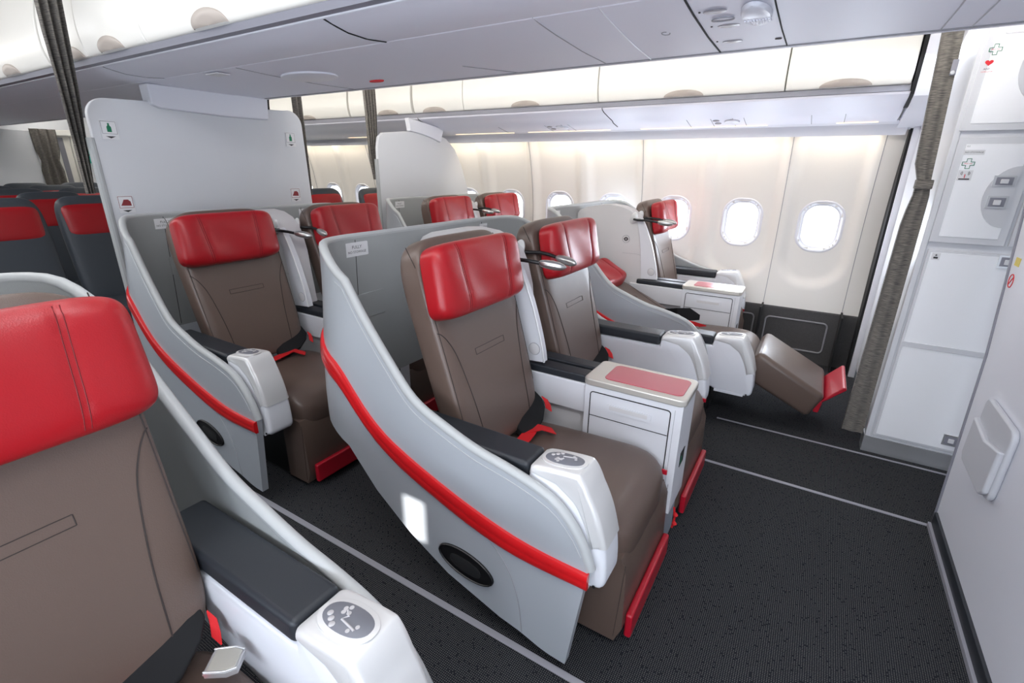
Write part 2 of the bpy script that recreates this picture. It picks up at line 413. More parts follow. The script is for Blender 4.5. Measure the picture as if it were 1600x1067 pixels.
for x0, x1, hx, d in rb: bin_door(x0, x1, 1, 'right overhead bin, '+d, hx, 'overhead bins along the right wall')
lb = [(-1.15, .9, None, 'at the top edge of the picture, no latch in view'), (-2.33, -1.15, -1.87, 'nearest with a latch in view'), (-2.86, -2.33, -2.62, 'narrow one ahead of the curtain'), (-3.28, -2.86, -3.0, 'half behind the hanging curtain'),
      (-4.5, -3.3, -3.82, 'just behind the hanging curtain, far left')]
for x0, x1, hx, d in lb: bin_door(x0, x1, -1, 'centre overhead bin, '+d, hx, 'overhead bins on the left face of the centre row')
# grey closing band + black gap at the front end of the right bins
b = MB(); b.prism([(3.585, 1.850), (3.572, 1.848), (3.564, 1.818), (3.6, 1.818), (3.62, 1.85)], XB, .283, 'lip', 'x'); struct(b.obj('trim_6'))
b = MB(); b.prism([(3.51, 2.35), (3.525, 1.97), (3.535, 1.88), (3.56, 1.80), (3.7, 1.75), (3.75, 1.75), (3.75, 2.35)], .288, .306, 'darkgap', 'x'); struct(b.obj('trim_7'))
b = MB(); b.prism([(3.50, 2.4), (3.515, 1.97), (3.53, 1.88), (3.555, 1.79), (3.65, 1.745), (3.80, 1.725), (4.1, 1.66), (4.1, 2.4)], .306, .44, 'trim', 'x'); struct(b.obj('trim_8', smooth=25))
# centre bin underside
CB = [(1.10, 1.834), (1.105, 1.828), (1.12, 1.817), (1.135, 1.815), (1.16, 1.808), (1.22, 1.797), (1.30, 1.795), (1.385, 1.803), (1.39, 1.806), (1.395, 1.803), (1.55, 1.797), (1.80, 1.794), (2.06, 1.800), (2.068, 1.806), (2.08, 1.802), (2.15, 1.808), (2.195, 1.820), (2.215, 1.85), (2.22, 2.0), (1.25, 2.0), (1.25, 1.834)]
b = MB(); b.prism(CB, XB, 2.4, 'ceil', 'x')
struct(b.obj('ceiling', smooth=25))
def seamline(x0, x1, ya, yb, bow=.0, r=.0018, mt='seamgrey'):
    b = MB(); pts = []
    for i in range(13):
        t = i/12; y = ya+(yb-ya)*t; pts.append((x0+(x1-x0)*t+bow*math.sin(math.pi*t), y, interp(sorted([p for p in CB[:15]]), y)-.0006))
    b.tube(pts, r, mt, 6); return b
for a in ((-1.37, -1.37, 1.105, 1.385, 0, .003, 'darkgap'), (-.385, -.41, 1.39, 2.06, 0, .003, 'darkgap'), (-.19, -.2, 1.39, 2.06, 0, .0022, 'darkgap'), (-.80, -.84, 1.39, 2.06, 0), (-.60, -.66, 1.39, 2.06, 0, .0025, 'trim'), (-1.36, -1.25, 1.80, 2.06, 0),
          (-2.30, -2.30, 1.40, 2.06, 0), (.20, .20, 1.39, 2.06, 0), (.27, .27, 1.39, 2.06, 0), (-2.9, -2.9, 1.105, 1.385, 0)):
    struct(seamline(*a).obj('trim_9'))
b = MB(); b.prism([(1.085, 1.839), (1.093, 1.818), (1.13, 1.816), (1.13, 1.836)], XB, 2.3, 'lip', 'x'); struct(b.obj('trim_16'))
b = MB(); b.tube([(XB, 1.125, 1.817), (2.3, 1.125, 1.817)], .006, 'trim', 8); struct(b.obj('trim_10'))
b = MB(); b.box(XB, 2.4, 2.19, 2.215, 1.98, 2.28, 'lip'); b.box(XB, 2.4, 1.25, 1.27, 1.98, 2.3, 'lip'); struct(b.obj('trim_11'))
b = MB(); b.box(XB, 2.3, 2.062, 2.074, 1.797, 1.803, 'seamgrey'); struct(b.obj('trim_15'))
# aisle ceilings
b = MB(); n = 12
b.add([(x, 2.16+1.45*i/n, 2.28+.12*math.sin(math.pi*i/n)) for x in (XB, 2.4) for i in range(n+1)], [(i, i+1, n+2+i, n+1+i) for i in range(n)], 'bindoor')
o = b.obj('ceiling_aisle', recalc=False); struct(o); o.name = 'ceiling_right_aisle'
b = MB(); b.add([(x, -.25+1.45*i/n, 2.28+.12*math.sin(math.pi*i/n)) for x in (XB, 2.4) for i in range(n+1)], [(i, i+1, n+2+i, n+1+i) for i in range(n)], 'bindoor')
o = b.obj('ceiling_aisle', recalc=False); struct(o); o.name = 'ceiling_left_aisle'
# left bins (outside the frame, they close the room): plain closing soffit
b = MB(); b.prism([(-.97, 1.70), (-.70, 1.72), (-.30, 1.80), (-.2, 1.86), (-.16, 2.05), (-.25, 2.3), (-1.2, 2.3)], XB, .4, 'bindoor', 'x'); struct(b.obj('trim_12', smooth=25))

# flush details of the centre service unit
def oval_lens(x, y, a, bb, mt, name, parent, org, ring=None):
    b = MB(); z = 1.7955; b.disc((x, y, z), (a, 0, 0), (0, -bb, 0), .0018, mt)
    if ring: b.tube([(x+a*1.12*math.cos(t/16*math.tau), y+bb*1.12*math.sin(t/16*math.tau), z-.003) for t in range(17)], .0018, ring, 5)
    return b.obj(name, parent, org)
t = thing('service_unit', 'service unit with oval lamps and fluted air vent, top of the picture', 'service unit', (-.29, 1.72, 1.79)); org = tuple(t.location)
for (x, y, ) in ((-.335, 1.545), (-.325, 1.70), (-.345, 1.90)):
    oval_lens(x, y, .030, .019, 'extbtn', 'reading_light', t, org)
oval_lens(-.327, 1.62, .026, .016, 'ceil', 'call_button', t, org, 'seamgrey')
for (x, y) in ((-.372, 1.535), (-.370, 1.69), (-.388, 1.88)):
    b = MB(); b.disc((x, y, 1.7958), (.003, 0, 0), (0, -.004, 0), .002, 'seam'); b.obj('jack', t, org)
b = MB(); b.disc((-.215, 1.93, 1.7958), (.010, 0, 0), (0, -.008, 0), .002, 'seam'); b.obj('jack', t, org)
b = MB(); b.disc((-.240, 1.60, 1.7958), (.036, 0, 0), (0, -.095, 0), .013, 'trim')
b.obj('air_vent', t, org, smooth=50)
vent = t.children[-1]
for i in range(9):
    b = MB(); x = -.240+(i-4)*.0074; h = math.sqrt(max(.05, 1-((i-4)*.0074/.04)**2))*.078
    b.tube([(x, 1.60+.02, 1.7815), (x, 1.60+h, 1.785), (x, 1.60+h+.006, 1.786)], .0028, 'ceil', 6)
    if i == 0: keepm = b
    else: keepm.add(b.v, b.f, 'ceil')
keepm.obj('vent_fins', vent, org)
vent.children[0].matrix_parent_inverse = Matrix.Identity(4)
b = MB(); b.tube([(-.505+.012*math.cos(a*math.tau/12), 1.70+.018*math.sin(a*math.tau/12), 1.795) for a in range(11)], .0016, 'seamgrey', 5); b.obj('hook_ring', t, org)
# mid unit (blurred, farther aft): smoke-detector style oval and red light
t = thing('ceiling_speaker_unit', 'service unit with shallow oval cover farther aft under the centre bin', 'service unit', (-2.15, 1.55, 1.79)); org = tuple(t.location)
b = MB(); b.disc((-2.15, 1.66, 1.7965), (.16, 0, 0), (0, -.10, 0), .010, 'trim'); b.obj('cover', t, org)
b = MB(); b.box(-2.55, -2.45, 1.40, 1.46, 1.793, 1.797, 'label'); b.obj('call_light', t, org)
b = MB(); b.disc((-2.2, 1.60, 1.7900), (.012, 0, 0), (0, -.012, 0), .003, 'label'); b.obj('nozzle', t, org)
b = MB(); b.disc((-1.96, 1.90, 1.7965), (.045, 0, 0), (0, -.020, 0), .006, 'redink'); tag(b.obj('indicator_light', smooth=50), 'small red oval indicator light under the centre bin', 'light')
for q, (x, lab) in enumerate(((-.66, 'service unit with reading lights under the right bins, nearer the galley'), (-1.95, 'service unit with reading lights under the right bins, above the farther shell'))):
    t = thing('service_unit', lab, 'service unit', (x, 3.89, 1.72)); org = tuple(t.location)
    f = lambda y: interp([(3.8, 1.735), (3.9, 1.715), (3.985, 1.70)], y)
    for dx_ in (-.10, .11): b = MB(); b.tube([(x+dx_, y, f(y)-.001) for y in (3.80, 3.88, 3.98)], .0018, 'seamgrey', 5); b.obj('joint', t, org)
    for dx_, yy in ((-.07, 3.84), (-.065, 3.90)):
        b = MB(); b.disc((x+dx_, yy, f(yy)), (.022, 0, 0), (0, -.018, .003), .004, 'extbtn'); b.obj('reading_light', t, org)
    b = MB(); b.disc((x+.03, 3.87, f(3.87)), (.05, 0, 0), (0, -.05, .01), .010, 'trim'); b.obj('air_vent', t, org, smooth=50)

# ------------------------------------------------------------------ bulkheads behind the second row
def bulkhead(name, label, P, x=-3.16, th=.03):
    t = thing(name, label, 'bulkhead', (x, P[0][0], 0)); org = tuple(t.location)
    b = MB(); b.prism(P, x-th, x, 'bulk', 'x'); b.obj('panel', t, org, smooth=30, bevel=.006, seg=2); return t, org
P = [(1.12, 0), (1.12, 1.60)]+[(1.12+.09*(1-math.cos(a*math.pi/16)), 1.62+.09*math.sin(a*math.pi/16)) for a in range(9)]+[(2.21, 1.745)]+[(2.24+.095*math.sin(a*math.pi/16), 1.655+.095*math.cos(a*math.pi/16)) for a in range(9)]+[(2.345, 1.1), (2.35, 0)]
t, org = bulkhead('centre_bulkhead', 'tall pale grey bulkhead behind the middle seats with four small placards', P)
t['label'] = 'tall pale grey bulkhead behind the middle seats with four small placards'
b = MB(); b.tube([(-3.165, 1.108, 0), (-3.165, 1.108, 1.50), (-3.165, 1.108, 1.52)], .018, 'rim', 10); b.obj('edge_post', t, org)
b = MB(); b.prism([(1.40, 1.80), (1.405, 1.70), (1.45, 1.685), (1.8, 1.672), (2.07, 1.675), (2.08, 1.80)], -3.22, -3.125, 'trim', 'x'); b.obj('ceiling_fairing', t, org, bevel=.008)
def placard(t, org, x, y, z, kind):
    b = MB(); b.box(x, x+.0015, y-.037, y+.037, z-.048, z+.040, 'label')
    o = b.obj('placard', t, org)
    b = MB(); X = x+.002
    def poly(P, mt): b.add([(X, y+p[0], z+p[1]) for p in P], [tuple(range(len(P)))], mt)
    fr = [(-.032, -.022), (.032, -.022), (.032, .036), (-.032, .036)]
    for i in range(4):
        p, q = fr[i], fr[(i+1) % 4]; b.tube([(X, y+p[0], z+p[1]), (X, y+q[0], z+q[1])], .0010, 'maroon' if kind == 'cap' else 'seamgrey', 4)
    if kind == 'bottle': poly([(-.010, -.014), (.010, -.014), (.010, .010), (.004, .018), (.004, .028), (-.004, .028), (-.004, .018), (-.010, .010)], 'green')
    else: poly([(-.024, -.010), (.024, -.012), (.022, .010), (.012, .020), (-.008, .020), (-.016, .004)], 'maroon')
    poly([(-.022, -.034), (0, -.044), (.022, -.034)], 'ink'); b.obj('pictogram', o, org, recalc=False)
for y, z, k in ((1.196, 1.565, 'bottle'), (2.229, 1.572, 'bottle'), (1.19, 1.20, 'cap'), (2.212, 1.213, 'cap')): placard(t, org, -3.158, y, z, k)
P = [(3.01, 0), (3.01, 1.2), (3.02, 1.55), (3.04, 1.63), (3.09, 1.665), (3.35, 1.69), (3.73, 1.70), (3.90, 1.66), (4.03, 1.57), (4.13, 1.43), (4.21, 1.25), (4.25, 1.10), (4.27, .85), (4.20, .4), (4.08, 0)]
t, org = bulkhead('right_bulkhead', 'pale cream bulkhead with curved outer edge beside the far windows', P)
b = MB(); b.tube([(-3.165, 3.0, 0), (-3.165, 3.0, 1.46)], .016, 'rim', 10); b.obj('edge_post', t, org)
b = MB(); b.prism([(3.38, 1.80), (3.40, 1.695), (3.55, 1.68), (3.70, 1.65), (3.80, 1.62), (3.85, 1.74)], -3.19, -3.14, 'trim', 'x'); b.obj('ceiling_fairing', t, org, bevel=.008)

def curtain(name, label, cx, cy_, top, bot, w0, w1, folds=5, amp=.018, dirv=(0, 1), lean=0, tie=None):
    b = MB(); n = 60; R = []; zs = 24
    for k in range(zs+1):
        t = k/zs; z = top+(bot-top)*t; wd = w0+(w1-w0)*t
        if tie and abs(z-tie) < .12: wd *= 1-.22*(1-abs(z-tie)/.12)
        row = []
        for i in range(n+1):
            u = i/n; a = amp*math.sin(u*folds*math.tau+.5*math.sin(t*3))
            px_, py_ = (u-.5)*wd, a
            row.append((cx+dirv[0]*px_-dirv[1]*py_, cy_+dirv[1]*px_+dirv[0]*py_+lean*t, z))
        back = [(p[0]-dirv[1]*.006, p[1]-dirv[0]*.006, p[2]) for p in row[::-1]]
        R.append(row+back)
    b.rings(R, 'curtain'); o = b.obj(name, smooth=60); tag(o, label, 'curtain', 'aisle curtains'); return o
def hung(label, path, w0, w1, folds, amp):
    # gathered curtain following path [(x, y, z)] from the rail down, its width across y
    b = MB(); R = []; n = 40; N = 24
    for k in range(N+1):
        t = k/N*(len(path)-1); i = min(int(t), len(path)-2); f = t-i
        p = Vector(path[i]).lerp(Vector(path[i+1]), f); wd = w0+(w1-w0)*k/N
        row = [(p.x+amp*math.sin(u/n*folds*math.tau+.5*math.sin(k*.15)), p.y+(u/n-.5)*wd, p.z) for u in range(n+1)]
        R.append(row+[(q[0]-.006, q[1], q[2]) for q in row[::-1]])
    b.rings(R, 'curtain'); o = b.obj('curtain', smooth=60); return tag(o, label, 'curtain', 'aisle curtains')
hung('dark grey curtain gathered at the left edge of the centre bulkhead', [(-2.72, .945, 2.28), (-2.80, .955, 1.9), (-2.95, 1.0, 1.7), (-3.20, 1.075, 1.5), (-3.26, 1.085, 1.25)], .10, .04, 3, .018)
curtain('curtain', 'thin dark grey curtain at the right edge of the centre bulkhead', -3.24, 2.38, 2.3, 1.2, .08, .06, 2, .015)
hung('dark grey curtain gathered beside the cream right bulkhead', [(-3.22, 3.02, 2.3), (-3.22, 3.03, 1.8), (-3.24, 3.04, 1.5), (-3.24, 3.06, 1.3)], .15, .05, 4, .018)

b = MB(); b.box(-3.12, -2.99, .985, 1.10, 0, .555, 'white'); tag(b.obj('floor_stowage_box', bevel=.025, seg=4), 'small white rounded box at the foot of the centre bulkhead, left edge', 'box')
# ------------------------------------------------------------------ rear economy cabin
def eco_seat(loc, label):
    t = thing('economy_seat', label, 'airline seat', loc, 'dark economy seats in the rear cabin'); x, y, z0 = loc; org = loc
    pl = lambda u, v, d: (x-.05-.25*(v+.33)+d, y+u, .82+v)
    b = MB(); b.cushion(lambda u, v, d: (x-.06-.22*v+d, y+u, .80+v), .225, .38, .05, .06, 'eco', n=6, g=16); b.obj('backrest', t, org, smooth=60)
    b = MB(); b.cushion(lambda u, v, d: (x-.105-.22*v+d, y+u, 1.015+v), .208, .118, .055, .02, 'red', n=6, g=14); b.obj('headrest', t, org, smooth=60)
    b = MB(); b.box(x-.05, x+.45, y-.22, y+.22, .34, .47, 'eco'); b.obj('seat_cushion', t, org, bevel=.04)
    for q in (-.16, .16): b = MB(); b.box(x-.02, x+.35, y+q-.02, y+q+.02, 0, .34, 'black'); b.obj('leg', t, org)
    return t
e0 = eco_seat((-4.42, .985, 0), 'dark economy seat with red headrest at the left picture edge, front row')
def ecopy(x, y, lab): dup(e0, (x, y, 0), lab)
ecopy(-4.42, 1.50, 'dark economy seat with red headrest cut off by the bulkhead edge')
cols = ['first', 'second', 'third', 'fourth', 'fifth']
for r, x in enumerate((-5.22, -6.02, -6.82, -7.62)):
    for q, y in enumerate((.985, 1.50, 2.0, 2.5)):
        lo, hi = -.2225*x, -.335*x
        if lo-.35 < y < hi+.1: ecopy(x, y, 'dark economy seat in the %s row behind, %s from the aisle' % (cols[r], ('nearest', 'second', 'third', 'fourth')[q]))
ecopy(-4.4, 3.50, 'economy seat with red headrest, left of the one at the far window')
ecopy(-4.15, 3.99, 'economy seat with red headrest right beside the window, behind the right bulkhead')
# rear wall with closet, door frame and packs
b = MB(); b.box(-9.06, -9.0, -1.2, 4.5, 0, 2.45, 'bulk'); struct(b.obj('wall_back'))
b = MB(); b.box(-8.9, -8.6, 1.4, 2.42, 0, 1.78, 'bulk'); tag(b.obj('lavatory_module', bevel=.01), 'flat pale grey lavatory wall at the far left end of the cabin', 'lavatory')
curtain('curtain', 'dark tied-back curtain at the far end of the cabin', -8.55, 2.52, 1.80, .8, .26, .20, 3, .03, tie=1.42)
b = MB(); b.prism([(2.62, 0), (2.62, 1.80), (2.93, 1.82), (2.93, 0), (2.88, 0), (2.88, 1.74), (2.67, 1.74), (2.67, 0)], -8.9, -8.8, 'bindoor', 'x'); tag(b.obj('door_frame', bevel=.01), 'bright white doorway frame beside the far dark curtain', 'door frame')
b = MB(); b.box(-8.98, -8.905, 2.67, 2.88, 0, 1.74, 'bindoor'); b.box(-8.906, -8.90, 2.75, 2.81, .8, 1.72, 'lip'); tag(b.obj('exit_door'), 'white exit door with a grey vertical stripe at the far end', 'door')
b = MB(); b.box(-8.81, -8.72, 2.94, 3.01, 1.40, 1.62, 'teal'); b.box(-8.722, -8.712, 2.935, 3.015, 1.50, 1.52, 'black'); tag(b.obj('emergency_pack', bevel=.02), 'teal green pack strapped to the far wall', 'pack')
b = MB(); b.box(-8.85, -8.8, 2.94, 3.6, 0, 2.0, 'galleyf'); tag(b.obj('rear_closet'), 'beige closet panel carrying the teal pack at the far end', 'closet')

# ------------------------------------------------------------------ seats
def build_seat(s, xo=0, armz=0, armx=0, slide=0, mode='up', labels=None, loc=(0, 0, 0), name='business_seat', label='', group='business class seats', hoff=None):
    """s = +1 when the aisle/outer side is +y.  Unit frame: y measured from the pair's centre line."""
    yc = s*.34; ho = s*.035 if hoff is None else hoff; bo = ho*.4
    t = thing(name, label, 'airline seat', (0, 0, 0), group)
    org = (-.6, yc, 0); t.location = (loc[0]-.6, loc[1]+yc, 0)
    flat = mode == 'flat'
    if flat: B0 = Vector((-.60, .40)); ang = math.radians(66)
    else: B0 = Vector((-.835, .47)); ang = math.radians(16.5)
    SD = Vector((-math.sin(ang), math.cos(ang))); ND = Vector((math.cos(ang), math.sin(ang)))
    def pb(u, v, d, base=0):
        p = B0+SD*(v+base)+ND*d; return (p.x, yc+u, p.y)
    H = .375
    # backrest
    b = MB(); T = .062
    def fm(u, v): return .010*(abs(u)**3)*sstep(-.2, .5, -v+.6)
    b.cushion(lambda u, v, d: pb(bo+u*(1-.06*(1-(v+H)/(2*H))), v, d, H), .246, H, T-.02, .075, 'leather', n=6, k=6, g=40, fm=fm)
    def surf(U, V, off=.0006):   # U,V in -1..1 -> on the front face
        r = 0; n_ = 6
        N = (abs(U)**n_+abs(V)**n_)**(1/n_)
        d = (T-.02)*(max(0, 1-N**6))**(1/6)+fm(U, V)*(1-N**8)
        return pb(bo+U*.246*(1-.06*(1-(V+1)/2)), V*H, d+off, H)
    for sg in (1, -1):
        pts = [(.97, .22), (.93, .20), (.86, .13), (.78, .0), (.72, -.2), (.66, -.5), (.62, -.9)]
        pts = smooth_tab([(-p[1], p[0]) for p in pts]); b.tube([surf(sg*p[1], -p[0]) for p in pts], .0016, 'seam', 5)
        b.tube([surf(sg*.955, v) for v in (.95, .6, .3, 0, -.3, -.6, -.92)], .0013, 'seam', 5)
    for V in (-.03, -.085):
        b.tube([surf(U, V) for U in (-.36, -.18, 0, .18, .36)], .0010, 'seam', 4)
    for U in (-.36, .36): b.tube([surf(U, V) for V in (-.03, -.085)], .0010, 'seam', 4)
    b.obj('backrest', t, org, smooth=60)
    # headrest
    b = MB(); HV = .604; hb = .070
    def hfm(U, V):
        g = 0
        for c0 in (.52,): g -= .0035*math.exp(-((abs(U)-c0-.05*V)/.04)**2)
        return g+.016*abs(U)**2+.0025*math.sin(6*U+3*V)
    def ph(u, v, d): return pb(ho+u*(1-.02*(v/.13)), v, d+hb+.012*(v/.13), HV)
    b.cushion(ph, .234, .115, .058, .03, 'red', n=7, k=5, g=64, fm=hfm)
    for c0 in (-.505, -.545, .505, .545):
        L = []
        for v in [-.9+.15*i for i in range(13)]:
            U = c0+math.copysign(.05, c0)*v; N = (abs(U)**7+abs(v)**7)**(1/7)
            d = .058*(max(0, 1-N**5))**(1/5)+hfm(U, v)*(1-N**8); L.append(ph(U*.234, v*.115, d+.0008))
        b.tube(L, .0009, 'redseam', 4)
    b.obj('headrest', t, org, smooth=60)
    # seat cushion
    sl = .20 if flat else 0; zc = .395 if not flat else .37
    b = MB(); b.cushion(lambda u, v, d: (-.585+sl+v, yc+u, zc+d-(.05*max(0, v/.285)**6)+.012*(v/.285)), .230, .298, .068, .085, 'leather', n=7, k=5, g=30)
    b.obj('seat_cushion', t, org, smooth=60)
    # leg rest
    b = MB()
    if not flat:
        P = [(-.43, .03), (-.298, .03), (-.276, .09), (-.282, .30), (-.30, .345), (-.43, .355)]
        b.prism(P, yc-.226, yc+.226, 'leather'); 
        for q in (-.227, .227): b.tube([(-.30, yc+q, .05), (-.285, yc+q, .33)], .001, 'seam', 4)
        lo = b.obj('leg_rest', t, org, bevel=.018)
        b = MB(); b.box(-.312, -.292, yc+.214, yc+.222, .372, .392, 'bandlow'); b.obj('pull_tab', t, org, bevel=.003, seg=2)
        b = MB(); b.box(-.277, -.254, yc-.20, yc+.225, .035, .125, 'bandlow'); b.obj('foot_board', lo, org, bevel=.008)
        b = MB(); b.box(-.80, -.34, yc-.20, yc+.20, .0, .30, 'black'); b.obj('seat_base', t, org, bevel=.01)
    else:
        P = [(-.10, .40), (-.075, .43), (-.05, .428), (.265, .262), (.275, .24), (.225, .125), (.20, .115), (-.11, .26), (-.12, .30)]
        b.rprism(P, yc-.232, yc+.232, .03, 'leather')
        for q in () and (-.233, .233): b.tube([(-.09, yc+q, .40), (-.06, yc+q, .415), (.255, yc+q, .25)], .001, 'seam', 4)
        lo = b.obj('leg_rest', t, org, smooth=50, bevel=.012)
        b = MB(); b.prism([(.255, .20), (.268, .195), (.37, .300), (.364, .315), (.35, .312)], yc-.19, yc+.19, 'bandlow')
        b.prism([(.24, .14), (.265, .14), (.275, .20), (.26, .22), (.24, .2)], yc-.20, yc+.20, 'bandlow'); b.obj('foot_board', lo, org, bevel=.006)
        b = MB(); b.prism([(-.30, .30), (-.12, .30), (-.13, .18), (-.30, .20)], yc-.22, yc+.22, 'leather'); b.prism([(-.16, .27), (-.10, .27), (-.11, .22), (-.16, .22)], yc-.19, yc+.19, 'bandlow'); b.obj('cushion_apron', t, org, bevel=.02)
        b = MB(); b.box(-.80, -.30, yc-.20, yc+.20, .0, .28, 'black'); b.obj('seat_base', t, org, bevel=.01)
    # belts: black sleeve and red strap on the inner side
    zt = zc+.068
    b = MB(); iy = yc+s*(-.15)
    def ribbon(P, wv, th, mt, name, par=t):
        b = MB(); R = []
        for p in P:
            p = Vector(p); W = Vector(wv)*.5; N = Vector((0, 0, th)); R.append([p-W, p+W, p+W+N, p-W+N])
        b.rings(R, mt); return b.obj(name, par, org, smooth=50)
    if not flat:
        def slab(P, W, T, mt, name):
            b = MB(); R = []
            for p in P: p = Vector(p); R.append([p-W*.5-T*.5, p+W*.5-T*.5, p+W*.5+T*.5, p-W*.5+T*.5])
            b.rings(R, mt); return b.obj(name, t, org, smooth=50, bevel=.006, seg=2)
        slab([(-.865, yc+.218, zt+.105), (-.835, yc+.19, zt+.085), (-.815, yc+.14, zt+.058), (-.81, yc+.07, zt+.040), (-.825, yc+.03, zt+.032)], Vector((.105, .0, -.075)), Vector((.016, 0, .020)), 'belt', 'belt_sleeve')
        slab([(-.800, yc+.226, zt+.075), (-.782, yc+.220, zt+.058), (-.772, yc+.214, zt+.035)], Vector((.026, .004, -.012)), Vector((0, .003, .003)), 'redbelt', 'belt_strap')
        ribbon([(-.79, yc+.12, zt+.016), (-.765, yc+.06, zt+.016), (-.76, yc-.02, zt+.008), (-.775, yc-.07, zt+.006)], (.05, -.015, 0), .003, 'redbelt', 'belt_strap')
        ribbon([(-.70, yc+.12, zt+.006), (-.745, yc+.09, zt+.024), (-.80, yc+.04, zt+.012)], (.035, -.03, 0), .003, 'redbelt', 'belt_strap')
    else:
        ribbon([(-.64, yc-.02, zt+.085), (-.57, yc+.05, zt+.080), (-.51, yc+.10, zt+.030)], (.06, .06, 0), .035, 'belt', 'belt_sleeve')
        ribbon([(-.58, yc-.06, zt+.060), (-.51, yc-.03, zt+.045), (-.45, yc+.05, zt+.010)], (.05, .06, 0), .006, 'redbelt', 'belt_strap')
        ribbon([(-.50, yc-.10, zt+.035), (-.47, yc-.05, zt+.022)], (.04, .02, 0), .014, 'buckle', 'belt_buckle')
    # armrest on the outer side
    ya = s*.64; hw = .056; ax, az = armx, armz
    nose = smooth_tab([(-.57, .640), (-.54, .652), (-.44, .664), (-.405, .655), (-.365, .612), (-.332, .545), (-.310, .46), (-.303, .365), (-.315, .338)])
    P = [(-1.02, .595), (-.575, .597)]+nose+[(-.345, .33), (-.52, .335), (-.60, .37), (-1.02, .46)]
    sh = lambda x: .03*min(1, max(0, (-.36-x)/.08)) if x > -.58 else 0
    P = [(x+ax+sh(x), z+az) for x, z in P]
    b = MB(); b.rprism(P, ya-hw, ya+hw, .016, 'white')
    arm = b.obj('armrest', t, org, smooth=50)
    b = MB(); hw2 = hw+.0015   # silver crown of the nose
    Q = [(-.573, .622)]+smooth_tab([(-.568, .645), (-.54, .656), (-.44, .6675), (-.402, .6585), (-.362, .615), (-.329, .547), (-.307, .47)])+smooth_tab([(-.352, .452), (-.385, .515), (-.425, .565), (-.49, .612)])
    b.rprism([(x+ax+sh(x), z+az) for x, z in Q], ya-hw2, ya+hw2, .015, 'silver'); b.obj('armrest_crown', arm, org, smooth=50)
    b = MB(); b.box(-1.03+ax, -.545+ax, ya-.052, ya+.052, .598+az, .650+az, 'pad'); b.obj('armrest_pad', arm, org, bevel=.013, seg=4)
    # seat control with its buttons
    tilt = Vector((1, 0, .10)).normalized(); cc = Vector((-.460+ax, ya, .6635+az)); nrm = Vector((-.10, 0, 1)).normalized()
    b = MB(); b.disc(cc-nrm*.001, tilt*.066, Vector((0, .038, 0)), .0035, 'silver', n=36, e=2.2)
    b.disc(cc, tilt*.056, Vector((0, .028, 0)), .0045, 'ctrl', n=36, e=2.3); ct = b.obj('control_panel', arm, org, smooth=50)
    b = MB()
    def bt(u, v, r, r2=None): b.disc(cc+tilt*u+Vector((0, v*.82*s, 0))+nrm*.0042, tilt*r, Vector((0, r2 or r, 0)), .0012, 'btn', n=14)
    for q in range(3): bt(-.038+q*.011, -.008-q*.009+.012*0, .0058)
    for (u, v) in ((-.020, .012), (-.012, .019), (-.007, .006), (-.018, .003)): bt(u, v+.004, .0045)
    L = [(-.014, .014), (-.002, .004), (-.008, -.008), (.022, -.014), (.030, -.016)]
    b.tube([cc+tilt*u+Vector((0, v*.82*s, 0))+nrm*.0047 for u, v in L], .0022, 'btn', 6)
    bt(.030, -.006, .004); bt(.020, -.022, .004); b.obj('control_buttons', ct, org, smooth=50)
    b = MB(); b.box(-.50+ax, -.345+ax, ya-hw-.001, ya+hw+.001, .328+az, .342+az, 'white'); b.disc((-.33+ax, ya+s*(hw+.002), .345+az), (.005, 0, 0), (0, 0, .005), .002, 'black', n=10); b.obj('armrest_foot', arm, org, bevel=.004)
    return t

# ------------------------------------------------------------------ pair shell
ZT = smooth_tab([(-1.32, 1.152), (-1.28, 1.147), (-1.235, 1.072), (-1.156, .968), (-1.046, .850), (-.933, .744), (-.812, .692), (-.70, .655), (-.60, .635), (-.512, .612), (-.445, .583), (-.395, .535), (-.357, .475), (-.338, .42)])
ZB = [(-1.30, .55), (-1.26, .53), (-1.19, .45), (-1.11, .36), (-.97, .25), (-.81, .16), (-.61, .095), (-.39, .055), (-.3, .05)]
BAND = smooth_tab([(-1.30, .810), (-1.22, .725), (-1.045, .567), (-.79, .457), (-.56, .397), (-.34, .387)])
def shell_path(off=0, step=.025):
    P = []; R = .27
    x = -.335
    while x > -1.23: P.append((x, .73-off, x)); x -= step
    for i in range(13):
        a = math.pi/2*i/12; P.append((-1.23-(R-off)*math.sin(a), .73-R+(R-off)*math.cos(a), -1.23-.09*math.sin(a)))
    m = [p for p in P]
    ys = [.46*(1-i/6) for i in range(1, 6)]
    back = [(-1.50+off, y, -1.32) for y in ys]+[(-1.50+off, 0, -1.32)]
    full = P+back+[(a, -b_, c) for a, b_, c in (P+back[:-1])[::-1]]
    return full
